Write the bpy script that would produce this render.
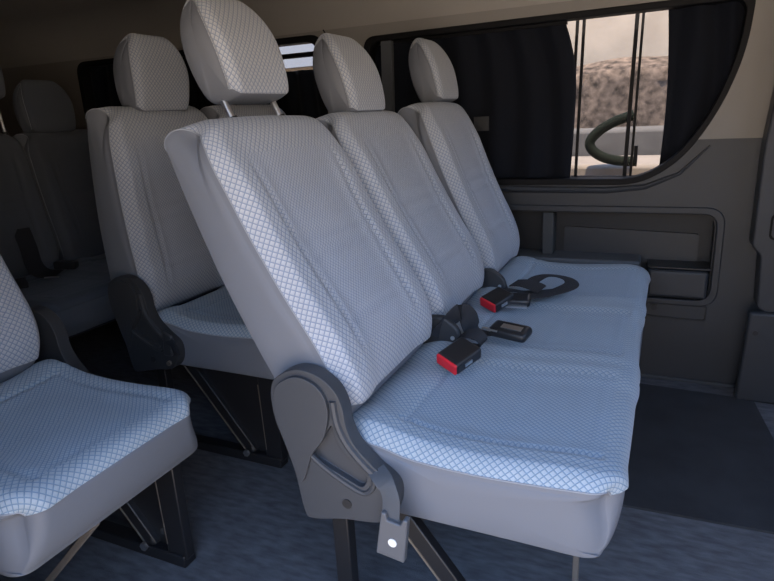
import bpy, bmesh, math, random
from mathutils import Vector, Matrix
random.seed(4)
SC = bpy.context.scene
for o in list(bpy.data.objects): bpy.data.objects.remove(o)
COL = SC.collection

# ------------------------------------------------------------------ camera
CX, CY, CZ, YAW, PITCH, ROLL, FPX = 0.4721, -0.7814, 0.942, 0.4376, 0.2865, -0.0513, 596.65
def cam_axes():
    cy, sy, cp, sp = math.cos(YAW), math.sin(YAW), math.cos(PITCH), math.sin(PITCH)
    f = Vector((-sy*cp, cy*cp, -sp)); r = Vector((cy, sy, 0)); u = r.cross(f)
    cr, sr = math.cos(ROLL), math.sin(ROLL)
    return cr*r + sr*u, -sr*r + cr*u, f
R_, U_, F_ = cam_axes()
cam_d = bpy.data.cameras.new('camera'); cam = bpy.data.objects.new('camera', cam_d); COL.objects.link(cam)
M = Matrix((R_, U_, -F_)).transposed().to_4x4(); M.translation = Vector((CX, CY, CZ)); cam.matrix_world = M
cam_d.sensor_width = 36; cam_d.lens = FPX*36/774; cam_d.clip_start = .02
SC.camera = cam

# ------------------------------------------------------------------ sky, sun, exposure
SKY = 1.0; SUN = 5.0
w = bpy.data.worlds.new('sky'); SC.world = w; w.use_nodes = True
nt = w.node_tree; bg = nt.nodes['Background']; bg.inputs[1].default_value = SKY
tc = nt.nodes.new('ShaderNodeTexCoord'); sx = nt.nodes.new('ShaderNodeSeparateXYZ'); cr = nt.nodes.new('ShaderNodeValToRGB')
nt.links.new(tc.outputs['Generated'], sx.inputs[0]); nt.links.new(sx.outputs['Z'], cr.inputs[0]); nt.links.new(cr.outputs[0], bg.inputs[0])
e = cr.color_ramp.elements
e[0].position = 0.0; e[0].color = (.95, .76, .56, 1); e[1].position = 1.0; e[1].color = (.44, .72, 1.42, 1)
for p, c in ((.13, (.92, .76, .58, 1)), (.22, (.68, .88, 1.22, 1)), (.45, (.56, .84, 1.42, 1))):
    k = cr.color_ramp.elements.new(p); k.color = c
sd = bpy.data.lights.new('sun', 'SUN'); sd.energy = SUN; sd.angle = .02; sd.color = (1, .86, .68)
sun = bpy.data.objects.new('sun', sd); COL.objects.link(sun)
sun.rotation_euler = Vector((.0, -.26, .95)).to_track_quat('Z', 'Y').to_euler()
SC.view_settings.view_transform = 'Standard'; SC.view_settings.look = 'None'; SC.view_settings.gamma = 1
SC.view_settings.use_curve_mapping = False
SC.view_settings.exposure = 1.5

# ------------------------------------------------------------------ materials
def mat(name, col, rough=.6, metal=0, bump=0, bscale=400, spec=.5, var=0, vscale=6, coat=0, stretch=None, sheen=0):
    m = bpy.data.materials.new(name); m.use_nodes = True; n = m.node_tree.nodes; L = m.node_tree.links
    b = n['Principled BSDF']
    b.inputs['Base Color'].default_value = (*col, 1); b.inputs['Roughness'].default_value = rough
    b.inputs['Metallic'].default_value = metal; b.inputs['Specular IOR Level'].default_value = spec
    b.inputs['Sheen Weight'].default_value = sheen
    t = n.new('ShaderNodeTexCoord'); mp = n.new('ShaderNodeMapping'); L.new(t.outputs['Object'], mp.inputs[0])
    if stretch: mp.inputs['Scale'].default_value = stretch
    if bump:
        no = n.new('ShaderNodeTexNoise'); no.inputs['Scale'].default_value = bscale; no.inputs['Detail'].default_value = 3
        L.new(mp.outputs[0], no.inputs[0])
        bp = n.new('ShaderNodeBump'); bp.inputs['Strength'].default_value = bump; bp.inputs['Distance'].default_value = .002
        L.new(no.outputs[0], bp.inputs['Height']); L.new(bp.outputs[0], b.inputs['Normal'])
    if var:
        no = n.new('ShaderNodeTexNoise'); no.inputs['Scale'].default_value = vscale; no.inputs['Detail'].default_value = 5
        L.new(mp.outputs[0], no.inputs[0])
        mx = n.new('ShaderNodeMixRGB'); mx.inputs[1].default_value = (*[c*(1-var) for c in col], 1); mx.inputs[2].default_value = (*[min(1, c*(1+var)) for c in col], 1)
        rr = n.new('ShaderNodeMapRange'); rr.inputs[1].default_value = .3; rr.inputs[2].default_value = .7
        L.new(no.outputs[0], rr.inputs[0]); L.new(rr.outputs[0], mx.inputs[0]); L.new(mx.outputs[0], b.inputs['Base Color'])
    return m

def fabric(name, light, line, p, q, lw, bumpd=.0015):
    """woven scale pattern: a diamond net of darker lines round pale raised cells, from the UV in metres"""
    m = bpy.data.materials.new(name); m.use_nodes = True; n = m.node_tree.nodes; L = m.node_tree.links; b = n['Principled BSDF']
    uv = n.new('ShaderNodeTexCoord'); s = n.new('ShaderNodeSeparateXYZ'); L.new(uv.outputs['UV'], s.inputs[0])
    def mth(op, a, c=None, clamp=False):
        k = n.new('ShaderNodeMath'); k.operation = op; k.use_clamp = clamp
        for i, v in enumerate((a, c)):
            if v is None: continue
            if isinstance(v, (int, float)): k.inputs[i].default_value = v
            else: L.new(v, k.inputs[i])
        return k.outputs[0]
    U = mth('MULTIPLY', s.outputs[0], 1/p); V = mth('MULTIPLY', s.outputs[1], 1/q)
    fa = mth('FRACT', mth('ADD', U, V)); fb = mth('FRACT', mth('SUBTRACT', U, V))
    da = mth('ABSOLUTE', mth('SUBTRACT', fa, .5)); db = mth('ABSOLUTE', mth('SUBTRACT', fb, .5))
    d = mth('MAXIMUM', da, db)                                   # .5 on the net, small in the cell
    mr = n.new('ShaderNodeMapRange'); mr.interpolation_type = 'SMOOTHSTEP'
    mr.inputs[1].default_value = .5-lw; mr.inputs[2].default_value = .5-lw*.35; L.new(d, mr.inputs[0])
    # one flank of each scale is a little bluer
    fl = mth('MULTIPLY', mth('ADD', fa, mth('SUBTRACT', 1, fb)), .28)
    mask = mth('MAXIMUM', mr.outputs[0], fl, True)
    mx = n.new('ShaderNodeMixRGB'); mx.inputs[1].default_value = (*light, 1); mx.inputs[2].default_value = (*line, 1); L.new(mask, mx.inputs[0])
    no = n.new('ShaderNodeTexNoise'); no.inputs['Scale'].default_value = 7; no.inputs['Detail'].default_value = 3; L.new(uv.outputs['UV'], no.inputs[0])
    hs = n.new('ShaderNodeHueSaturation'); L.new(mx.outputs[0], hs.inputs['Color'])
    L.new(mth('ADD', mth('MULTIPLY', no.outputs[0], .22), .89), hs.inputs['Value'])
    L.new(hs.outputs[0], b.inputs['Base Color']); b.inputs['Roughness'].default_value = .85; b.inputs['Sheen Weight'].default_value = .25
    b.inputs['Specular IOR Level'].default_value = .2
    bp = n.new('ShaderNodeBump'); bp.inputs['Strength'].default_value = .5; bp.inputs['Distance'].default_value = bumpd; bp.invert = True
    L.new(mr.outputs[0], bp.inputs['Height']); L.new(bp.outputs[0], b.inputs['Normal'])
    return m

FAB = fabric('scale_fabric', (.56, .57, .59), (.25, .30, .39), .0128, .0128, .17)
FABS = fabric('fine_fabric', (.55, .56, .59), (.26, .31, .40), .0098, .0092, .18, .001)
FAB2 = fabric('cushion_scale_fabric', (.47, .525, .57), (.19, .28, .38), .0128, .0128, .16)
FABC = fabric('cushion_fabric', (.45, .515, .57), (.18, .27, .38), .0108, .0100, .17, .0010)
FABR = mat('dark_blue_cloth', (.11, .125, .15), .9, bump=.3, bscale=700, sheen=.2)  # darker plain cloth than the other seats, for the rear bench
VINYL = mat('grey_vinyl', (.165, .178, .205), .55, bump=.15, bscale=900, spec=.4)
PIPE = mat('seam_welt', (.29, .31, .34), .7)
PLAS = mat('grey_plastic', (.050, .055, .064), .5, bump=.12, bscale=1400)
PLASD = mat('dark_grey_plastic', (.040, .042, .046), .5, bump=.1, bscale=1400)
PLASS = mat('clip_plastic', (.11, .115, .125), .45, bump=.05, bscale=1400)
BLK = mat('black_plastic', (.018, .019, .022), .35)
METB = mat('black_metal', (.016, .016, .018), .38, spec=.5)
EDGE = mat('edge_highlight_and_bolt', (.30, .26, .21), .35, metal=.6)  # pale tan for painted highlights on frame edges, also the anchor bolt
RODM = mat('brown_rod', (.16, .14, .12), .5)
CHR = mat('chrome', (.85, .85, .86), .3, metal=1)
RED = mat('red_plastic', (.75, .02, .035), .35)
WEB = mat('webbing', (.022, .024, .03), .7, bump=.5, bscale=700, stretch=(1, 6, 1))
WEBG = mat('grey_webbing', (.075,.085,.10), .7, bump=.5, bscale=700, stretch=(1, 6, 1))
TRIMD = mat('dark_trim', (.034, .038, .045), .42, bump=.25, bscale=900, spec=.45)
TRIMP = mat('pocket_trim', (.020, .021, .024), .55, bump=.2, bscale=900)
LEDG = mat('ledge_trim', (.055, .060, .066), .55, bump=.1, bscale=900)
BEIGE = mat('beige_trim', (.27, .252, .228), .7, bump=.15, bscale=700)
HEADL = mat('beige_headliner', (.37, .345, .31), .95, bump=.4, bscale=500)
REARD = mat('rear_trim', (.26, .255, .25), .8)
LEDG2 = mat('pale_ledge_trim', (.10, .108, .118), .55, bump=.1, bscale=900)
RUB = mat('black_rubber', (.008, .008, .009), .6, spec=.2)
CARP = mat('blue_grey_carpet', (.128, .130, .140), .95, bump=.8, bscale=500, var=.30, vscale=40, stretch=(.5, 1.6, 1))
MATM = mat('dark_floor_mat', (.036, .037, .040), .85, bump=.4, bscale=300, var=.2, vscale=8)
CURT = mat('navy_curtain', (.007, .009, .015), .85, sheen=.08, spec=.2)
STUC = mat('cream_render', (.42, .355, .28), .9, bump=.6, bscale=30, var=.12, vscale=5)
STON = mat('brown_stone', (.105, .078, .060), .95, bump=1, bscale=40, var=.8, vscale=22)
CONC = mat('grey_kerb', (.085, .08, .075), .9, var=.2, vscale=9)
DIRT = mat('pale_ground', (.50, .41, .31), .95, var=.15, vscale=1.5)
PAINT = mat('white_bodywork', (.6, .6, .6), .3)
GREEN = mat('dark_green_hose', (.008, .011, .008), .9, spec=.1)
STEEL = mat('grey_blue_panel', (.25, .28, .32), .6)

def glass_mat():
    m = bpy.data.materials.new('tinted_glass'); m.use_nodes = True; n = m.node_tree.nodes; L = m.node_tree.links
    n.remove(n['Principled BSDF']); t = n.new('ShaderNodeBsdfTransparent'); t.inputs[0].default_value = (.80, .78, .76, 1)
    g = n.new('ShaderNodeBsdfGlossy'); g.inputs['Roughness'].default_value = .02; fr = n.new('ShaderNodeMath'); fr.operation = 'MULTIPLY_ADD'; lw = n.new('ShaderNodeLayerWeight'); pw = n.new('ShaderNodeMath'); pw.operation = 'POWER'
    L.new(lw.outputs['Facing'], pw.inputs[0]); pw.inputs[1].default_value = 5; L.new(pw.outputs[0], fr.inputs[0]); fr.inputs[1].default_value = .9; fr.inputs[2].default_value = .002
    mx = n.new('ShaderNodeMixShader'); L.new(fr.outputs[0], mx.inputs[0]); L.new(t.outputs[0], mx.inputs[1]); L.new(g.outputs[0], mx.inputs[2])
    L.new(mx.outputs[0], n['Material Output'].inputs[0]); return m
GLASS = glass_mat()

# ------------------------------------------------------------------ helpers
def obj(name, bm, m, parent=None, smooth=True, loc=None, bevel=0, seg=2, ang=35):
    me = bpy.data.meshes.new(name)
    bmesh.ops.recalc_face_normals(bm, faces=bm.faces[:]) if smooth != 'keep' else None
    bm.to_mesh(me); bm.free()
    for mm in (m if isinstance(m, (list, tuple)) else [m]): me.materials.append(mm)
    o = bpy.data.objects.new(name, me); COL.objects.link(o)
    if parent: o.parent = parent
    if loc: o.location = loc
    if smooth:
        for p in me.polygons: p.use_smooth = True
        if smooth is True: me.set_sharp_from_angle(angle=math.radians(ang))
    if bevel:
        md = o.modifiers.new('bevel', 'BEVEL'); md.width = bevel; md.segments = seg; md.limit_method = 'ANGLE'; md.angle_limit = math.radians(40)
    return o
def tag(o, label, cat, group=None, kind=None):
    if label: o['label'] = label
    if cat: o['category'] = cat
    if group: o['group'] = group
    if kind: o['kind'] = kind
    return o
def struct(o): o['kind'] = 'structure'; return o
def thing(name, label, cat, loc=(0, 0, 0), group=None):
    o = bpy.data.objects.new(name, None); COL.objects.link(o); o.location = loc; o.empty_display_size = .05
    return tag(o, label, cat, group)
def box(bm, x0, x1, y0, y1, z0, z1):
    v = [bm.verts.new(p) for p in ((x0,y0,z0),(x1,y0,z0),(x1,y1,z0),(x0,y1,z0),(x0,y0,z1),(x1,y0,z1),(x1,y1,z1),(x0,y1,z1))]
    for f in ((0,3,2,1),(4,5,6,7),(0,1,5,4),(1,2,6,5),(2,3,7,6),(3,0,4,7)): bm.faces.new([v[i] for i in f])
    return bm
def BOX(*a): return box(bmesh.new(), *a)
def frame_of(d, up=Vector((0, 1, 0))):
    d = d.normalized(); s = d.cross(up)
    if s.length < 1e-3: s = d.cross(Vector((1, 0, 0)))
    s.normalize(); return d, s, s.cross(d)
def bar(bm, a, b, w, h, up=(0, 1, 0)):
    """box section from a to b: w across, h along up"""
    a, b = Vector(a), Vector(b); d, s, t = frame_of(b-a, Vector(up))
    v = [bm.verts.new(p + s*i*w/2 + t*j*h/2) for p in (a, b) for i, j in ((-1,-1),(1,-1),(1,1),(-1,1))]
    for f in ((0,3,2,1),(4,5,6,7),(0,1,5,4),(1,2,6,5),(2,3,7,6),(3,0,4,7)): bm.faces.new([v[i] for i in f])
    return bm
def BAR(*a, **k): return bar(bmesh.new(), *a, **k)
def tube(bm, pts, r, n=10, closed=False, rs=None):
    pts = [Vector(p) for p in pts]; N = len(pts); rings = []
    prev = None
    for i, p in enumerate(pts):
        d = (pts[(i+1) % N]-pts[i-1]) if closed else (pts[min(i+1, N-1)]-pts[max(i-1, 0)])
        d.normalize()
        if prev is None:
            s = d.cross(Vector((0, 0, 1)));
            if s.length < 1e-3: s = d.cross(Vector((0, 1, 0)))
        else: s = prev - d*prev.dot(d)
        s.normalize(); prev = s; t = d.cross(s); rr = rs[i] if rs else r
        rings.append([bm.verts.new(p + (s*math.cos(a)+t*math.sin(a))*rr) for a in (2*math.pi*k/n for k in range(n))])
    for i in range(N if closed else N-1):
        A, B = rings[i], rings[(i+1) % N]
        for k in range(n): bm.faces.new((A[k], A[(k+1) % n], B[(k+1) % n], B[k]))
    if not closed: bm.faces.new(rings[0]); bm.faces.new(rings[-1][::-1])
    return bm
def TUBE(*a, **k): return tube(bmesh.new(), *a, **k)
def spline(P, n=8, closed=False):
    """Catmull-Rom through P"""
    P = [Vector(p) for p in P]; N = len(P); out = []
    for i in range(N if closed else N-1):
        g = (lambda k: P[k % N]) if closed else (lambda k: P[max(0, min(N-1, k))])
        a, b, c, d = g(i-1), g(i), g(i+1), g(i+2)
        for j in range(n):
            t = j/n; out.append(.5*((2*b)+(c-a)*t+(2*a-5*b+4*c-d)*t*t+(-a+3*b-3*c+d)*t**3))
    if not closed: out.append(P[-1])
    return out
def prism(bm, outline, y0, y1):
    """outline in (x,z), extruded along y"""
    A = [bm.verts.new((x, y0, z)) for x, z in outline]; B = [bm.verts.new((x, y1, z)) for x, z in outline]; n = len(A)
    bm.faces.new(A); bm.faces.new(B[::-1])
    for i in range(n): bm.faces.new((A[i], A[(i+1) % n], B[(i+1) % n], B[i]))
    return bm
def rounded(pts, r, n=6):
    """polygon with rounded corners; r may be a list"""
    out = []; N = len(pts)
    for i in range(N):
        p = Vector(pts[i]); a = Vector(pts[i-1])-p; b = Vector(pts[(i+1) % N])-p
        rr = r[i] if isinstance(r, (list, tuple)) else r; rr = min(rr, a.length*.49, b.length*.49)
        if rr <= 1e-6: out.append(tuple(p)); continue
        A = p+a.normalized()*rr; B = p+b.normalized()*rr
        for k in range(n+1):
            t = k/n; q = A*(1-t)**2+p*2*t*(1-t)+B*t*t; out.append(tuple(q))
    return out
def plate(name, outer, holes, y0, y1, m, parent=None, bevel=0):
    """flat panel in the XZ plane with holes, front face y0, back y1"""
    cu = bpy.data.curves.new(name, 'CURVE'); cu.dimensions = '2D'; cu.fill_mode = 'BOTH'; cu.extrude = (y1-y0)/2-bevel; cu.bevel_depth = bevel; cu.bevel_resolution = 2
    if bevel: cu.offset = -bevel
    for lp in [outer]+list(holes):
        s = cu.splines.new('POLY'); s.points.add(len(lp)-1); s.use_cyclic_u = True
        for i, (x, z) in enumerate(lp): s.points[i].co = (x, z, 0, 1)
    t = bpy.data.objects.new(name, cu); COL.objects.link(t)
    dg = bpy.context.evaluated_depsgraph_get(); me = bpy.data.meshes.new_from_object(t.evaluated_get(dg)); bpy.data.objects.remove(t)
    me.transform(Matrix.Translation((0, (y0+y1)/2, 0)) @ Matrix.Rotation(math.radians(90), 4, 'X'))
    me.materials.clear(); me.materials.append(m); me.name = name
    o = bpy.data.objects.new(name, me); COL.objects.link(o)
    if parent: o.parent = parent
    return o
def ribbon(bm, pts, side, w, t=.0016, n=6):
    """webbing strap; side = list of across-vectors, one per control point"""
    P = spline(pts, n); S = spline(side, n) if isinstance(side, list) else [Vector(side)]*len(P)
    rows = []
    for i, p in enumerate(P):
        d = (P[min(i+1, len(P)-1)]-P[max(i-1, 0)]).normalized(); s = S[i]-d*S[i].dot(d); s.normalize(); k = d.cross(s)
        rows.append([bm.verts.new(p+s*a*w/2+k*b*t/2) for a, b in ((-1,-1),(-.9,-1.6),(.9,-1.6),(1,-1),(1,1),(.9,1.6),(-.9,1.6),(-1,1))])
    for A, B in zip(rows, rows[1:]):
        for k in range(8): bm.faces.new((A[k], A[(k+1) % 8], B[(k+1) % 8], B[k]))
    bm.faces.new(rows[0][::-1]); bm.faces.new(rows[-1]); return bm
def xform(bm, loc=(0, 0, 0), rot=(0, 0, 0)):
    from mathutils import Euler
    bmesh.ops.transform(bm, matrix=Matrix.Translation(loc) @ Euler(rot).to_matrix().to_4x4(), verts=bm.verts[:]); return bm

# ------------------------------------------------------------------ upholstery
def upholster(name, ctrl, hw, yc, r, is_fab, fine, bump, mats, parent=None, sub=10, nu=46, tf=None, seam_r=.35, wt=None):
    """closed side profile ctrl [(a,b)] swept across y. hw(a,b): half width. r: rounding at the edges.
    is_fab(a,b): cover cloth; fine(y,a,b): inner panels; bump(y,a,b): displacement along the profile normal. tf maps (a,y,b) to object space"""
    P = spline([(a, b, 0) for a, b in ctrl], sub, True); N = len(P)
    area = sum(P[i].x*P[(i+1) % N].y-P[(i+1) % N].x*P[i].y for i in range(N)); sg = 1 if area > 0 else -1
    nrm = []
    for i in range(N):
        d = P[(i+1) % N]-P[i-1]; d.normalize(); nrm.append(Vector((d.y, -d.x, 0))*sg)
    arc = [0]
    for i in range(1, N+1): arc.append(arc[-1]+(P[i % N]-P[i-1]).length)
    us = []
    for j in range(nu+1):
        t = -1+2*j/nu; us.append(math.copysign(abs(math.sin(abs(t)*math.pi/2))**.85, t) if True else t)
    bm = bmesh.new(); uvl = bm.loops.layers.uv.new('UVMap'); grid = []; info = {}
    tf = tf or (lambda a, y, b: (a, y, b))
    for u in us:
        row = []
        for i in range(N):
            a, b = P[i].x, P[i].y; W = hw(a, b); e = (1-abs(u))*W
            off = 0 if e >= r else r-math.sqrt(max(0, r*r-(r-e)**2))
            off *= wt(a, b) if wt else 1; y = u*W; k = min(1, max(0, (W-abs(y)-.004)/.02))
            q = P[i]-nrm[i]*off + nrm[i]*(bump(y, a, b)*k if is_fab(a, b) else 0)
            v = bm.verts.new(tf(q.x, yc+y, q.y)); row.append(v); info[v] = (y, arc[i], a, b, off)
        grid.append(row)
    for j in range(nu):
        for i in range(N):
            f = bm.faces.new((grid[j][i], grid[j][(i+1) % N], grid[j+1][(i+1) % N], grid[j+1][i]))
            am = (P[i]+P[(i+1) % N])/2; ym = (info[grid[j][i]][0]+info[grid[j+1][i]][0])/2
            om = 1-abs(us[j]+us[j+1])/2
            fab = is_fab(am.x, am.y) and om*hw(am.x, am.y) > r*seam_r*.12
            f.material_index = 0 if not fab else (2 if fine(ym, am.x, am.y) else 1)
            for lp in f.loops:
                y, s, _a, _b, of_ = info[lp.vert]; y += math.copysign(of_, y)*.9
                if i == N-1 and s == 0: s = arc[N]
                lp[uvl].uv = (y, s)
    for row, sgn in ((grid[0], -1), (grid[-1], 1)):
        pq = []
        for i in range(N):
            off = r*(wt(P[i].x, P[i].y) if wt else 1); v_ = P[i]-nrm[i]*off; pq.append((v_.x, v_.y, P[i].x, P[i].y))
        ca, cb = sum(p[0] for p in pq)/N, sum(p[1] for p in pq)/N; prev = row
        def capv(k, p):
            a = ca+(p[0]-ca)*k; b = cb+(p[1]-cb)*k
            return bm.verts.new(tf(a, yc+sgn*(hw(ca+(p[2]-ca)*k, cb+(p[3]-cb)*k)+.005*(1-k**3)), b))
        for s in (.96, .91, .85, .77, .68, .58, .46, .33, .18):
            ring = [capv(s, p) for p in pq]
            for i in range(N): bm.faces.new((prev[i], prev[(i+1) % N], ring[(i+1) % N], ring[i]))
            prev = ring
        cv = capv(0, pq[0])
        for i in range(N): bm.faces.new((prev[i], prev[(i+1) % N], cv))
    o = obj(name, bm, mats, parent, smooth=True, ang=70)
    # welt along each side seam
    runs = []
    for sgn in (-1, 1):
        pts = []
        for i in range(N):
            a, b = P[i].x, P[i].y
            if is_fab(a, b):
                W = hw(a, b); e = r*seam_r*.12; off = (r-math.sqrt(r*r-(r-e)**2))*(wt(a, b) if wt else 1)
                q = P[i]-nrm[i]*(off-.0005); pts.append((i, Vector(tf(q.x, yc+sgn*(W-e), q.y))))
        # order so that the run starts after the gap
        idx = [p[0] for p in pts]; cut = 0
        for k in range(1, len(idx)):
            if idx[k]-idx[k-1] > 1: cut = k
        runs.append([p[1] for p in pts[cut:]+pts[:cut]])
    for rn in runs: obj('piping', TUBE(rn, .0014, 6), PIPE, o)
    return o

def gauss(x, s): return math.exp(-(x/s)**2)
def sstep(x, a, b):
    t = min(1, max(0, (x-a)/(b-a))); return t*t*(3-2*t)

# backrest in its own frame: n forward of the back line, s up along it
BACK = [(-.004,-.02),(-.018,.12),(-.024,.28),(-.018,.42),(-.010,.51),(-.004,.548),(.022,.564),(.054,.560),(.078,.540),(.088,.505),(.092,.44),(.097,.33),(.107,.22),(.120,.12),(.120,.06),(.108,.015),(.08,-.02),(.04,-.03)]
def make_back(parent, y0, y1, ox, oz, rec, hgt=1.0, head=(0, 0), rough_edge=.034, headw=1.0, mats=None, heady=0):
    mats = mats or [VINYL, FAB, FABS]
    yc = (y0+y1)/2; W = (y1-y0)/2; ct, st = math.cos(rec), math.sin(rec)
    tf = lambda n, y, s: (ox - s*hgt*st + n*ct, y, oz + s*hgt*ct + n*st)
    def hw(n, s):
        k = W
        if s > .45: k -= .030*((s-.45)/.11)**2.2*sstep(n, -.01, .05)
        if s < .10: k -= .022*((.10-s)/.13)**2
        return k
    fab = lambda n, s: s > .535 or (n > .05 and s > -.005)
    seam_y = lambda s: W-.082 + .014*sstep(s, .1, .5)
    fine = lambda y, n, s: abs(y) < seam_y(s) and n > .05 and s < .47 and s > .08
    def bump(y, n, s):
        if n < .04: return 0
        sy = seam_y(s)
        z = .010*sstep(abs(y), sy-.045, sy+.02)*(1-sstep(s, .40, .52))
        z -= .0065*gauss(abs(y)-sy, .006)*sstep(s, .06, .10)*(1-sstep(s, .42, .48))
        if abs(y) < sy: z -= .007*gauss(s-.30, .006)+.005*gauss(s-.265, .005)+.004*gauss(s-.13, .006) - .003*math.cos(y/sy*1.5)
        return z
    o = upholster('backrest', BACK, hw, yc, rough_edge, fab, fine, bump, mats, parent, sub=9, nu=54, tf=tf, wt=lambda n, s: .12+.88*sstep(n, .01, .06))
    # headrest: own pad on two posts
    hs, hr = head; bs = .590+hs
    HP = [(.026,.004),(.016,.05),(.018,.12),(.030,.172),(.052,.200),(.078,.190),(.098,.150),(.108,.095),(.106,.040),(.100,.006),(.090,-.004),(.055,-.006)]
    cr_, sr_ = math.cos(rec-hr), math.sin(rec-hr)
    yb = yc; yc = yc+heady; bx, by, bz = tf(-.012, yc, bs)
    tf2 = lambda n, y, s: (bx - s*sr_ + n*cr_, y, bz + s*cr_ + n*sr_)
    hw2 = lambda n, s: headw*(.099 + .008*math.sin(min(1, max(0, s/.10))*math.pi/2) - .034*(max(0, s-.09)/.11)**2.2)
    fab2 = lambda n, s: (n > .056 and s > -.003) or s > .180
    h = upholster('headrest', HP, hw2, yc, .022, fab2, lambda *a: False, lambda *a: 0, mats, o, sub=7, nu=34, tf=tf2, seam_r=.3, wt=lambda n, s: .5+.5*sstep(n, .01, .06))
    for sg in (-1, 1):
        a = Vector(tf(.040, yc+sg*.078, .50)); b = Vector(tf2(.050, yc+sg*.078, .02))
        p = obj('post', TUBE([a, a.lerp(b, .5), b], .0062, 12), CHR, h)
        c = Vector(tf(.040, yc+sg*.078, .555)); d = (b-a).normalized()
        obj('post_sleeve', TUBE([c, c+d*.012], .011, 12), BLK, h)
    return o

CUSH = [(-.06,.30),(-.07,.35),(-.055,.395),(-.01,.420),(.04,.436),(.085,.432),(.14,.420),(.24,.416),(.34,.420),(.41,.424),(.440,.418),(.4535,.400),(.455,.375),(.448,.33),(.435,.300),(.415,.288),(.30,.288),(.15,.288),(.02,.288)]
def make_cushion(parent, y0, y1, centres, half=.145, mats=None):
    W = (y1-y0)/2; yc = (y0+y1)/2
    hw = lambda x, z: W - (.03*((x-.40)/.055)**2 if x > .40 else 0)
    fab = lambda x, z: z > .392 and x > -.03
    near = lambda y: min(abs(y+yc-c) for c in centres)
    fine = lambda y, x, z: near(y) < half and .095 < x < .42
    def bump(y, x, z):
        d = near(y); b = 0
        b += .010*sstep(d, half-.05, half+.02)*(1-sstep(x, .36, .44)*.5)
        b -= .006*gauss(d-half, .006)*(1 if .08 < x < .42 else .0)
        if d < half: b -= .006*gauss(x-.095, .006)+.0015*gauss(x-.405, .006)+.0025*gauss(x-.26, .005)
        else: b -= .003*gauss(x-.095, .008)
        for a, c in zip(centres, centres[1:]): b -= .006*gauss(y+yc-(a+c)/2, .006)*.5
        b += .0025*math.sin(7*y+9*x)
        return b
    nu = int(50+70*(y1-y0-.4)/.8) if y1-y0 > .5 else 54
    return upholster('cushion', CUSH, hw, yc, .026, fab, fine, bump, mats or [VINYL, FAB2, FABC], parent, sub=9, nu=nu, seam_r=.3, wt=lambda x, z: .35+.65*sstep(z, .31, .38))

COVER = [(-.104,.505),(-.088,.533),(-.050,.551),(-.012,.546),(.018,.525),(.032,.495),(.036,.462),(.050,.430),(.082,.398),(.116,.372),(.121,.34),(.108,.308),(.08,.292),(.02,.283),(-.045,.268),(-.060,.283),(-.071,.351),(-.088,.41),(-.102,.455)]
def make_cover(parent, y, side, mat_=PLAS):
    """recliner cover on the flank; side -1 faces the near wall"""
    ol = [tuple(p)[:2] for p in spline([(a, b, 0) for a, b in COVER], 6, True)]
    t0, t1 = sorted((y, y+side*.030))
    base = prism(bmesh.new(), ol, t0, t1)
    tri = rounded([(.010,.462),(.020,.420),(.072,.378),(.060,.352),(-.034,.392),(-.030,.405)], [.006,.02,.012,.012,.012,.008], 4)
    cut = prism(bmesh.new(), tri, *sorted((y+side*.018, y+side*.06)))
    def tmp(bm):
        bmesh.ops.recalc_face_normals(bm, faces=bm.faces[:]); me = bpy.data.meshes.new('t'); bm.to_mesh(me); bm.free(); o = bpy.data.objects.new('t', me); COL.objects.link(o); return o
    A, B = tmp(base), tmp(cut)
    md = A.modifiers.new('b', 'BOOLEAN'); md.operation = 'DIFFERENCE'; md.object = B; md.solver = 'EXACT'
    me = bpy.data.meshes.new_from_object(A.evaluated_get(bpy.context.evaluated_depsgraph_get()))
    bpy.data.objects.remove(A); bpy.data.objects.remove(B)
    me.materials.clear(); me.materials.append(mat_); me.name = 'recliner_cover'
    for p in me.polygons: p.use_smooth = True
    me.set_sharp_from_angle(angle=math.radians(35))
    o = bpy.data.objects.new('recliner_cover', me); COL.objects.link(o); o.parent = parent
    md = o.modifiers.new('bevel', 'BEVEL'); md.width = .007; md.segments = 4; md.limit_method = 'ANGLE'; md.angle_limit = math.radians(40)
    yf = y+side*.030
    # raised dome of the hub and the rib that runs down the front edge
    dome = [tuple(p)[:2] for p in spline([(a, b, 0) for a, b in [(-.094,.503),(-.080,.526),(-.048,.541),(-.016,.534),(.004,.512),(.008,.478),(-.005,.435),(-.03,.40),(-.052,.345),(-.064,.36),(-.082,.42),(-.094,.465)]], 6, True)]
    d = obj('hub_dome', prism(bmesh.new(), dome, *sorted((yf-side*.004, yf+side*.007))), mat_, o, bevel=.005, seg=3)
    obj('rib', TUBE(spline([(.016,yf,.505),(.021,yf,.465),(.036,yf,.432),(.064,yf,.400),(.096,yf,.374)], 6), .0065, 8), mat_, o)
    obj('rib', TUBE(spline([(-.036,yf,.398),(-.010,yf,.378),(.03,yf,.356),(.062,yf,.345),(.078,yf,.358),(.082,yf,.374)], 6), .005, 8), mat_, o)
    obj('screw_hole', TUBE([(.028,yf-side*.004,.316),(.028,yf+side*.0015,.316)], .009, 16), BLK, o)
    return o
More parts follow.
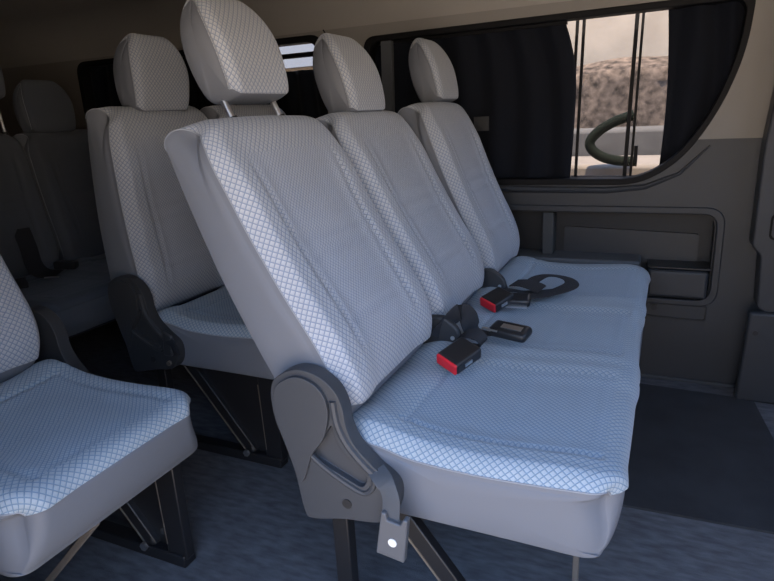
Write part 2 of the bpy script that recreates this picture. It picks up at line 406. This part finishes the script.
def make_frame(parent, y0, y1, slim=None):
    """black under-frame: two side frames of rail, diagonal, plate and legs, joined by cross tubes"""
    for i, y in enumerate((y0, y1)):
        obj('floor_rail', BOX(-.06, .375, y-.018, y+.018, .0, .030), METB, parent, bevel=.003)
        l = obj('leg', BAR((-.03, y, .288), (-.03, y, .02), .034, .028), METB, parent, bevel=.003)
        if i == 0 and slim:
            obj('leg', BAR(*slim, .012, .012), RODM, parent, bevel=.002); l = None
        else: l = obj('leg', BAR((.352, y, .288), (.352, y, .02), .055, .026), METB, parent, bevel=.003)
        if l: obj('edge_highlight', BAR((.324, y-.0135, .25), (.328, y-.0135, .05), .0022, .0015), EDGE, l)  # pale strip painting the highlight along the leg edge
        s = obj('brace', BAR((.075, y, .285), (.275, y, .025), .036, .022), METB, parent, bevel=.003)
        obj('edge_highlight', BAR((.058, y-.0115, .283), (.254, y-.0115, .03), .0045, .0015), EDGE, s)  # lit edge of the brace, painted as a pale strip
        b = obj('bolt', TUBE([(.262, y-.0185, .030), (.262, y-.026, .030)], .010, 6), CHR, parent)
        if not (i == 0 and slim): obj('gusset_plate', prism(bmesh.new(), [(.10,.27),(.335,.27),(.335,.03),(.275,.03)], y+.004, y+.008), METB, parent)
    obj('cross_tube', TUBE([(-.01, y0, .272), (-.01, y1, .272)], .014, 12), METB, parent)
    obj('cross_tube', TUBE([(.36, y0, .272), (.36, y1, .272)], .014, 12), METB, parent)
    obj('seat_pan', BOX(-.04, .40, y0-.02, y1+.02, .276, .290), METB, parent)

O0 = (-.069, .43)
# ------------------------------------------------------------------ the van shell
YW = 1.366
def window_main(o=0):
    return rounded([(-.56-o,.695-o),(.40+o*.3,.695-o),(.51+o*.8,.765-o*.6),(.60+o,.90),(.655+o,1.07),(.665+o,1.215+o),(-.56-o,1.205+o)], [.07,.10,.16,.2,.12,.04,.05], 8)
win2 = rounded([(-2.08,.70),(-.76,.70),(-.76,1.238),(-2.08,1.238)], .06, 8)
pocket = rounded([(-.62,.285),(.655,.285),(.655,.598),(-.62,.598)], .055, 8)
# lower dark lining and upper beige lining share the windows
def clip_low(loop, z): return loop
outer_low = [(-3.0,0.0),(.80,0.0),(.80,.82),(.538,.82)]
# trace the window edge below z=.82 for the lower panel, above for the upper one
def split(loop, z):
    """indices of loop points under z, in order along the loop starting at the left crossing"""
    return [p for p in loop if p[1] < z]
wl = window_main(.012)
low = [p for p in wl if p[1] < .82]
low.sort(key=lambda p: 0)
# loop runs counter clockwise from lower left; low part runs left -> right
xs_r = .5455; xs_l = -.572
k0 = next(i for i, p in enumerate(wl) if p[1] < .82)
lowpts = [p for p in wl if p[1] < .82]
uppts = [p for p in wl if p[1] >= .82]
def cross(loop, z, right):
    best = None
    for i in range(len(loop)):
        a, b = loop[i-1], loop[i]
        if (a[1]-z)*(b[1]-z) < 0:
            x = a[0]+(b[0]-a[0])*(z-a[1])/(b[1]-a[1])
            if (x > 0) == right: best = x
    return best
ZS = .82
# the loop starts on the lower left corner: rotate so low points are contiguous left to right
def contiguous(loop, test):
    n = len(loop); st = next(i for i in range(n) if test(loop[i]) and not test(loop[i-1])); out = []
    while test(loop[st % n]): out.append(loop[st % n]); st += 1
    return out
LOW = contiguous(wl, lambda p: p[1] < ZS); UPP = contiguous(wl, lambda p: p[1] >= ZS)
xr_, xl_ = cross(wl, ZS, True), cross(wl, ZS, False)
W2L = contiguous(win2, lambda p: p[1] < ZS); W2U = contiguous(win2, lambda p: p[1] >= ZS)
lower_outer = [(-3.0,0),(.80,0),(.80,ZS),(xr_,ZS)] + LOW[::-1] + [(xl_,ZS),(-.76,ZS)] + W2L[::-1] + [(-2.08,ZS),(-3.0,ZS)]
wall = plate('wall_far', lower_outer, [pocket], YW, YW+.03, TRIMD)
struct(wall)
upper_outer = [(-3.0,ZS),(-2.08,ZS)] + W2U[::-1] + [(-.76,ZS),(xl_,ZS)] + UPP[::-1] + [(xr_,ZS),(1.60,ZS),(1.60,1.262),(-3.0,1.262)]
struct(plate('trim_1', upper_outer, [], YW-.004, YW+.028, BEIGE))
# cove and ceiling
cv = bmesh.new(); prof = [(YW-.004,1.26)]+[(YW-.004-.20*(1-math.cos(a)), 1.26+.16*math.sin(a)) for a in [i*math.pi/2/12 for i in range(13)]]+[(-.42,1.42),(-.50,1.40),(-.56,1.33),(-.575,1.24)]
prof_out = [(y+(.03 if y > 1.1 else 0)-(.03 if y < -.5 else 0), z+.03) for y, z in prof]
A = [[cv.verts.new((x, y, z)) for y, z in prof] for x in (-3.0, 1.6)]
B = [[cv.verts.new((x, y, z)) for y, z in prof_out] for x in (-3.0, 1.6)]
for i in range(len(prof)-1):
    cv.faces.new((A[0][i], A[0][i+1], A[1][i+1], A[1][i])); cv.faces.new((B[0][i], B[1][i], B[1][i+1], B[0][i+1]))
for G in (0, 1):
    for i in range(len(prof)-1): cv.faces.new((A[G][i], B[G][i], B[G][i+1], A[G][i+1]))
for i in (0, -1): cv.faces.new((A[0][i], A[1][i], B[1][i], B[0][i]))
struct(obj('ceiling', cv, HEADL, ang=60))
# seam between the pillar lining and the header lining
struct(obj('trim_2', BAR((-.725, YW-.0045, 1.236), (-.742, YW-.0045, 1.262), .004, .003), RUB))
# sill roll beneath the window
struct(obj('trim_3', TUBE([(x, YW-.002, .667-.003*i) for i, x in enumerate((-.60, 0, .30))]+[(.42,YW-.002,.672),(.52,YW-.002,.715),(.60,YW-.002,.80)], .012, 10, rs=[.012,.012,.011,.009,.006,.003]), TRIMD))
struct(obj('floor', BOX(-3.0, 1.6, -.62, 1.52, -.05, 0), CARP, smooth=False))
struct(obj('wall_rear', BOX(-3.05, -3.0, -.62, 1.45, 0, 1.45), REARD, smooth=False))
struct(obj('wall_front', BOX(1.6, 1.65, -.62, 1.45, 0, 1.0), TRIMD, smooth=False))  # unseen partition, added and raised to keep light off the seat faces
# near side: unseen body beside the open door, windowless and lengthened to dim the rear
near = plate('wall_near', [(-3.0,0),(-.24,0),(-.24,1.25),(-3.0,1.25)], [], -.62, -.59, TRIMD)
struct(near)
struct(obj('wall_near', BOX(1.14, 1.6, -.62, -.59, 0, 1.25), TRIMD, smooth=False))
struct(obj('door_1', BOX(-1.9, -.42, -.72, -.68, -.1, .68), PAINT, bevel=.02))   # sliding door pushed back along the body
# baseboard at the foot of the far wall
struct(obj('baseboard_far', BOX(-3.0, .80, YW-.012, YW, 0, .012), LEDG, bevel=.003))
# outer skin behind the pocket
struct(obj('wall_skin', BOX(-3.0, 1.6, 1.50, 1.52, 0, .69), PAINT, smooth=False))
# pillar in front of the window, stepped
pl = bmesh.new(); prism(pl, rounded([(.80,0),(1.60,0),(1.60,1.27),(.775,1.27),(.735,.80),(.735,.50),(.760,.478),(.768,.31),(.80,.29)], [0,0,0,0,.05,.02,.02,.01,.01], 4), 1.285, 1.40)
pil = struct(obj('trim_4', pl, TRIMD, bevel=.014, seg=4))
pl = prism(bmesh.new(), rounded([(.738,.0),(.86,.0),(.86,.30),(.748,.30)], .012), 1.262, 1.30)
struct(obj('trim_5', pl, TRIMD, bevel=.008, seg=3))
obj('fixing_hole', TUBE([(.770,1.263,.235),(.770,1.2605,.235)], .008, 12), BLK, bpy.data.objects['trim_5'])
fr = plate('grip_recess', rounded([(.775,.525),(.90,.525),(.90,.605),(.775,.605)], .018), [], 1.2835, 1.287, RUB, pil)
fr2 = plate('grip_cup', rounded([(.781,.531),(.90,.531),(.90,.599),(.781,.599)], .015), [], 1.281, 1.284, TRIMD, pil)

# ------------------------------------------------------------------ far window
wn = bpy.data.objects.new('window_1', None); COL.objects.link(wn); struct(wn)
plate('rubber_rim', window_main(.016), [window_main(-.004)], YW-.007, YW+.06, RUB, wn, bevel=.003)
plate('glass_pane', window_main(.01), [], 1.470, 1.474, GLASS, wn)
for x0, x1, wd in ((.166,.178,.009),(.190,.199,.009),(.352,.362,.012),(.371,.380,.008)):
    obj('mullion', BAR((x0, 1.45, .69), (x1, 1.45, 1.22), wd, .014), RUB, wn)
obj('latch', BOX(.378, .390, 1.438, 1.452, .745, .80), RUB, wn, bevel=.002)
obj('slide_rail', BOX(-.56, .62, 1.43, 1.462, .690, .700), RUB, wn)
obj('window_post', BAR((-.500, 1.386, .69), (-.490, 1.386, 1.215), .042, .02), LEDG2, wn)
obj('top_rail', BAR((-.56, 1.41, 1.203), (.15, 1.41, 1.207), .020, .02, up=(0,0,1)), RUB, wn)
w2 = bpy.data.objects.new('window_2', None); COL.objects.link(w2); struct(w2)
def scaled(loop, k):
    cx = sum(p[0] for p in loop)/len(loop); cz = sum(p[1] for p in loop)/len(loop)
    return [(cx+(x-cx)*(1+k/ (.6)), cz+(z-cz)*(1+k/.27)) for x, z in loop]
plate('rubber_rim', scaled(win2, .012), [scaled(win2, -.012)], YW-.007, YW+.06, RUB, w2, bevel=.003)
plate('glass_pane', win2, [], 1.470, 1.474, GLASS, w2)
# wall of the body round the windows, outside the lining
sk = plate('wall_skin_upper', [(-3.0,.69),(1.6,.69),(1.6,1.45),(-3.0,1.45)], [window_main(.005), win2], 1.455, 1.475, PAINT); struct(sk)
sk.name = 'wall_outer'; bpy.data.objects['wall_skin'].name = 'wall_outer.001'

def curtain(label, x0, x1, edge, folds, amp, z0=.66, z1=1.255, y=1.415):
    """hanging cloth with folds; edge(t) shifts the free edges inward"""
    bm = bmesh.new(); nx, nz = 90, 26; g = []
    for j in range(nz+1):
        t = j/nz; z = z0+(z1-z0)*t; a, b = edge(t); row = []
        for i in range(nx+1):
            s = i/nx; x = x0+a+(x1+b-x0-a)*s
            row.append(bm.verts.new((x, y+amp*math.sin(s*folds*2*math.pi+.8*math.sin(3*t+s*5)), z)))
        g.append(row)
    for j in range(nz):
        for i in range(nx): bm.faces.new((g[j][i], g[j][i+1], g[j+1][i+1], g[j+1][i]))
    o = obj('curtain', bm, CURT, ang=80); md = o.modifiers.new('s', 'SOLIDIFY'); md.thickness = .0015
    return tag(o, label, 'curtain', None)
curtain('dark navy curtain gathered left of the bright gap in the far side window', -.57, .185, lambda t: (0, -.01-.055*max(0, (t-.55)/.45)**2.0+.01*math.sin(t*3)), 6, .010)
curtain('dark navy curtain with a bluish sheen hanging at the front end of the far window', .455, .70, lambda t: (.015*math.sin(3*t)-.01*t, 0), 2.5, .014)
curtain('dark curtain hanging low behind the first two headrests, pale strips above it', -1.14, -.77, lambda t: (0, 0), 4, .010, z1=1.13)
curtain('dark curtain drawn fully closed across the rear side window beside the back rows', -2.12, -1.15, lambda t: (0, 0), 9, .010)
tag(obj('curtain_rod', TUBE([(-1.13,1.40,1.185),(-.765,1.40,1.185)], .010, 10), RUB), 'dark curtain rod across the rear side window above its curtain', 'curtain rod')
tag(obj('sky_board', BOX(-3.6, -1.5, 3.68, 3.73, 1.35, 2.5), STEEL), 'added light blue-grey board outside, standing in for pale sky above the rear curtain', 'board')  # added board, gives the pale sky strips behind the rear glass
tag(obj('grey_rectangle', BOX(-.165, -.110, 1.396, 1.400, .868, .918), PLASD), 'small grey rectangle set against the dark curtain just beyond the third headrest', 'patch')  # small grey rectangle just in front of the curtain

# ------------------------------------------------------------------ storage pocket let into the far wall
pk = bpy.data.objects.new('pocket', None); COL.objects.link(pk); pk.parent = wall
back = plate('pocket_back', rounded([(-.64,.27),(.67,.27),(.67,.61),(-.64,.61)], .05), [], 1.452, 1.458, TRIMP, pk)
rim = plate('pocket_wall', rounded([(-.645,.262),(.678,.262),(.678,.622),(-.645,.622)], .06), [rounded([(-.60,.302),(.638,.302),(.638,.580),(-.60,.580)], .042)], YW+.012, 1.455, TRIMP, pk)
plate('pocket_rim', rounded([(-.63,.276),(.665,.276),(.665,.608),(-.63,.608)], .060), [rounded([(-.605,.297),(.642,.297),(.642,.585),(-.605,.585)], .045)], YW-.007, YW+.02, TRIMD, pk, bevel=.004)
plate('inset_panel', rounded([(.16,.400),(.60,.400),(.60,.505),(.16,.520)], .012), [], 1.440, 1.455, TRIMD, pk)
obj('divider', BOX(.090, .130, 1.385, 1.452, .39, .580), LEDG, pk, bevel=.004)
obj('ledge', BOX(-.60, .425, 1.325, 1.45, .330, .428), LEDG2, pk, bevel=.008, seg=3)
cb = bmesh.new(); box(cb, .452, .632, 1.335, 1.44, .308, .402)
obj('cup_box', cb, TRIMD, pk, bevel=.010, seg=3)
obj('cup_box_lip', BOX(.448, .636, 1.342, 1.45, .404, .412), BLK, pk, bevel=.003)
pn = plate('slot_frame', rounded([(.452,.228),(.640,.224),(.640,.278),(.452,.282)], .01), [rounded([(.457,.233),(.635,.229),(.635,.273),(.457,.277)], .008)], YW-.004, YW+.004, TRIMP, pk, bevel=.001)
obj('slot_knob', TUBE([(.478,YW+.001,.262),(.478,YW-.007,.262)], .010, 14), TRIMP, pk)

# ------------------------------------------------------------------ floor mat
mo = plate('floor_mat', rounded([(.20,.56),(.86,.585),(.83,.85),(.79,1.27),(.20,1.30)], .02), [], 0, .006, MATM)
mo.data.transform(Matrix.Rotation(math.radians(-90), 4, 'X')); 
for v in mo.data.vertices: v.co = (v.co.x, -v.co.y if False else abs(v.co.y), abs(v.co.z) if v.co.z < .05 else v.co.z)
zs = [v.co.z for v in mo.data.vertices]
tag(mo, 'dark smooth floor mat beside the bench at the foot of the far wall', 'mat')

# ------------------------------------------------------------------ front bench
b1 = thing('bench_seat', 'pale blue-grey three-place bench with raised near headrest, nearest the camera', 'seat')
make_cushion(b1, 0, 1.285, [.215, .635, 1.07])
make_back(b1, .002, .42, -.069, .43, math.radians(24.6), .975, head=(.020, math.radians(6)), headw=.93, heady=.018)
make_back(b1, .432, .845, -.069, .43, math.radians(23.5), .975, head=(-.026, math.radians(6)), headw=.94)
make_back(b1, .875, 1.275, -.068, .43, math.radians(18.5), .985, head=(-.022, math.radians(2)), headw=.90, heady=.065)
make_cover(b1, -.004, -1)
make_frame(b1, .045, 1.15, ((.372, .25, .288), (.372, .25, .0)))
# inner hinge caps between the backrests
hc = [(-.03,.40),(.075,.40),(.092,.43),(.078,.475),(.045,.500),(-.01,.495)]
for y0 in (.419, .850):
    h = obj('hinge_cap', prism(bmesh.new(), rounded(hc, .012), y0, y0+.020), PLASD, b1, bevel=.004)
    obj('screw', TUBE([(.068, y0-.001, .452), (.068, y0-.003, .452)], .005, 10), CHR, h)

# ------------------------------------------------------------------ single seat behind it
b2 = thing('single_seat', 'pale blue-grey single seat at the left edge, cut off by the picture', 'seat', (-.80, 0, 0))
make_cushion(b2, -.35, .062, [-.1375])
make_back(b2, -.35, .052, -.069, .43, math.radians(20), 1.0, head=(0, math.radians(6)))
make_cover(b2, .066, 1, PLASD)
make_frame(b2, -.27, .03, ((.42, -.20, .288), (.17, -.20, .03)))
# ------------------------------------------------------------------ third row, two places
b3 = thing('bench_seat', 'beige-grey upright double seat behind the front bench, dark recliner cover on its flank', 'seat', (-.82, 0, 0))
make_cushion(b3, .385, 1.24, [.60, 1.03])
make_back(b3, .395, .805, -.125, .43, math.radians(-1.5), 1.01, head=(-.035, 0))
make_back(b3, .82, 1.23, -.11, .43, math.radians(-1.5), 1.01, head=(-.012, 0))
make_cover(b3, .382, -1, PLASD)  # darker copy of the front cover plastic, shade put into its colour
make_frame(b3, .435, 1.15)
# ------------------------------------------------------------------ last row
b4 = thing('bench_seat', 'dark rear bench at far left with belts lying on its cushion', 'seat', (-1.73, 0, -.01))
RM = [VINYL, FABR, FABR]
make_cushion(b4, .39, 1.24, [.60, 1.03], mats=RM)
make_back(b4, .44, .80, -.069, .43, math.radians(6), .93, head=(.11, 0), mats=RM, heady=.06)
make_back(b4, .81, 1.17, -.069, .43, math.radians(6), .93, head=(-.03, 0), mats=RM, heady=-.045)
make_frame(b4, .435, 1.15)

# ------------------------------------------------------------------ belts
def buckle_bm(L, Wd, T): return xform(BOX(-L/2, L/2, -Wd/2, Wd/2, -T/2, T/2))
def place(o, loc, rot): o.location = loc; o.rotation_euler = rot; return o
def buckle(name, label, loc, rot, L=.075, cat='buckle'):
    t = thing(name, label, cat, loc); t.rotation_euler = rot
    obj('housing', xform(BOX(-L/2, L/2, -.029, .029, -.014, .014)), BLK, t, bevel=.006, seg=3)
    r = obj('release_button', BOX(L/2-.013, L/2+.003, -.0270, .0270, -.0125, .0125), RED, t, bevel=.003)
    obj('slot', BOX(-.006, .014, .0265, .0305, -.004, .004), CHR, t)
    return t

# near buckle: stalk from the gap between the first two backs, red end towards the lens
t = buckle('seat_buckle', 'black belt buckle with red button between the first and second backrests', (.120, .305, .462), (-.25, math.radians(14), math.radians(-118)))
t = buckle('seat_buckle', 'black belt buckle with red button by the foot of the second backrest', (.100, .695, .462), (-.2, math.radians(14), math.radians(-122)), L=.07)
def strap(name, label, pts, side, w=.046, cat='seat belt', group=None):
    o = obj(name, ribbon(bmesh.new(), pts, side, w, .0018), WEB, ang=60); return tag(o, label, cat, group)
ZC = .434
# looped webbing and tongue on the second place
s1 = thing('lap_belt', 'black lap belt looped on the second place with chromed tongue', 'seat belt')
obj('webbing', ribbon(bmesh.new(), [(.030,.415,.450),(.050,.432,.480),(.075,.450,.503),(.090,.462,.492),(.098,.468,.462),(.112,.478,.447),(.135,.488,.447),(.155,.495,.449)], [(.6,.8,0),(.6,.8,.1),(.8,.6,.2),(.9,.5,.3),(.7,.7,.2),(.3,1,.1),(.1,1,0),(0,1,0)], .044), WEB, s1)
obj('webbing', ribbon(bmesh.new(), [(.080,.400,.450),(.100,.405,.468),(.125,.410,.470),(.140,.413,.455),(.128,.410,.440),(.105,.402,.438)], [(.25,1,.3)]*6, .034), WEB, s1)
tr = (.182,.487,.456); tq = (.15,.05,-.18)
tg = obj('tongue_cover', xform(BOX(-.046, .046, -.027, .027, -.012, .012), tr, tq), BLK, s1, bevel=.011, seg=4)
obj('tongue', xform(BOX(-.018, .030, -.012, .006, .0118, .0138), tr, tq), CHR, tg)
obj('tongue', xform(BOX(-.058, -.020, -.026, -.020, .004, .009), tr, tq), CHR, tg)
# folded webbing on the third place
s2 = thing('lap_belt', 'black lap belt folded in a triangle on the third place', 'seat belt')
obj('webbing', ribbon(bmesh.new(), [(.085,.775,.462),(.115,.800,.458),(.145,.815,.450),(.185,.835,.448),(.225,.865,.447)], [(.5,-1,.1)]*5, .044), WEB, s2)
obj('webbing', ribbon(bmesh.new(), [(.105,.865,.460),(.140,.850,.466),(.175,.835,.462),(.190,.83,.456)], [(.5,1,.2)]*4, .050), WEB, s2)
obj('webbing', ribbon(bmesh.new(), [(.150,.845,.462),(.165,.880,.472),(.185,.915,.474),(.220,.930,.470),(.252,.915,.466),(.262,.885,.460),(.240,.845,.455),(.208,.800,.453),(.165,.765,.452)], [(1,-.5,0),(1,-.5,0),(.7,-.8,.1),(.2,-1,.1),(-.5,-1,.1),(-1,-.2,.1),(-.8,.5,.1),(-.8,.6,0),(-.8,.6,0)], .040), WEB, s2)
obj('tongue_cover', xform(BOX(-.032, .032, -.024, .024, -.011, .011), (.150,.722,.457), (.2,0,.1)), BLK, s2, bevel=.008, seg=3)
obj('tongue', xform(BOX(-.03, .024, -.030, -.023, -.009, -.004), (.150,.722,.457), (.2,0,.1)), CHR, s2)
# hanging tongue on the near flank
s3 = thing('hanging_buckle', 'grey belt clip hanging from a short strap under the near recliner cover', 'buckle')
obj('webbing', ribbon(bmesh.new(), [(.085,-.030,.392),(.108,-.046,.382),(.118,-.050,.360),(.117,-.050,.335),(.116,-.050,.318)], [(1,0,0)]*5, .030), WEBG, s3)
cl = rounded([(-.025,-.040),(.025,-.040),(.023,.042),(.015,.042),(.012,.030),(-.012,.030),(-.015,.042),(-.023,.042)], .003)
obj('clip_body', xform(prism(bmesh.new(), cl, -.007, .007), (.120,-.052,.292), (0,math.radians(8),0)), PLASS, s3, bevel=.003)
obj('round_badge', TUBE([(.121,-.0585,.284),(.121,-.0605,.284)], .0075, 20), mat('badge', (.85,.85,.82), .4), s3)
# small belt end on the third row flank
s4 = thing('belt_anchor', 'small dark grey belt anchor loop on the flank of the third row seat', 'belt anchor')
obj('bracket', prism(bmesh.new(), rounded([(-.745,.335),(-.715,.335),(-.705,.395),(-.735,.41)], .008), .345, .358), PLASD, s4, bevel=.004)
obj('strap_end', ribbon(bmesh.new(), [(-.725,.348,.385),(-.700,.343,.375),(-.690,.342,.345)], [(1,0,.3)]*3, .022), WEB, s4)
obj('bolt', TUBE([(-.722,.343,.318),(-.722,.336,.318)], .007, 10), EDGE, s4)
# belts on the last bench
s5 = thing('lap_belt', 'black belts heaped on the dark rear bench cushion', 'seat belt')
obj('webbing', ribbon(bmesh.new(), [(-1.66,.58,.43),(-1.60,.54,.437),(-1.53,.50,.442),(-1.47,.46,.442)], [(.5,1,0)]*4, .05), WEB, s5)
obj('webbing', ribbon(bmesh.new(), [(-1.70,.66,.60),(-1.665,.65,.53),(-1.64,.64,.47),(-1.60,.64,.44),(-1.54,.66,.437)], [(.2,1,.2)]*5, .06), WEB, s5)
obj('housing', xform(BOX(-.04,.04,-.022,.022,-.014,.014), (-1.60,.74,.447), (0,.1,.6)), BLK, s5, bevel=.006)
obj('tongue', xform(BOX(-.025,.025,-.004,.004,-.002,.002), (-1.50,.60,.441), (0,0,.5)), CHR, s5)

# ------------------------------------------------------------------ outside
gr = bmesh.new(); box(gr, -14, 14, -14, 14, -.62, -.60); struct(obj('ground', gr, DIRT, smooth=False))
struct(obj('wall_outside', BOX(-5, 5, 3.75, 3.9, -.60, 2.6), STUC, smooth=False))
sb = bmesh.new(); nx = 120; g = []
pts = []
for j in range(25):
    row = []
    for i in range(nx+1):
        x = -3+6*i/nx; t = j/24
        top = 1.20+.02*math.sin(x*2.1)+.012*math.sin(x*9.3)
        z = -.6+(top+.6)*t
        y = 3.42-.06*(1-t)+.018*math.sin(x*31+z*17)*math.sin(z*29+x*7)+.012*random.random()
        row.append(sb.verts.new((x, y if j < 24 else 3.60, z)))
    g.append(row)
for j in range(24):
    for i in range(nx): sb.faces.new((g[j][i], g[j][i+1], g[j+1][i+1], g[j+1][i]))
tag(obj('stone_bank', sb, STON, ang=80), 'rough brown stone bank seen outside through the far window gap', 'stone bank')
tag(obj('kerb', BOX(-4, 4, 2.9, 3.25, -.60, .80), CONC, bevel=.02), 'grey concrete kerb wall below the stone bank outside', 'kerb')
tag(obj('paving_block', BOX(-4, 4, 2.3, 2.85, -.60, .66), mat('pale_concrete', (.20,.17,.14), .9, var=.15), bevel=.02), 'pale concrete ledge outside below the kerb wall', 'ledge')
hs = [(.335,2.25,.885),(.26,2.25,.862),(.19,2.25,.822),(.150,2.25,.775),(.160,2.25,.735),(.21,2.25,.700),(.28,2.25,.682),(.36,2.25,.678)]
tag(obj('garden_hose', TUBE(spline(hs, 6), .023, 12), GREEN), 'dark green curved pipe bending outside the far window', 'pipe')
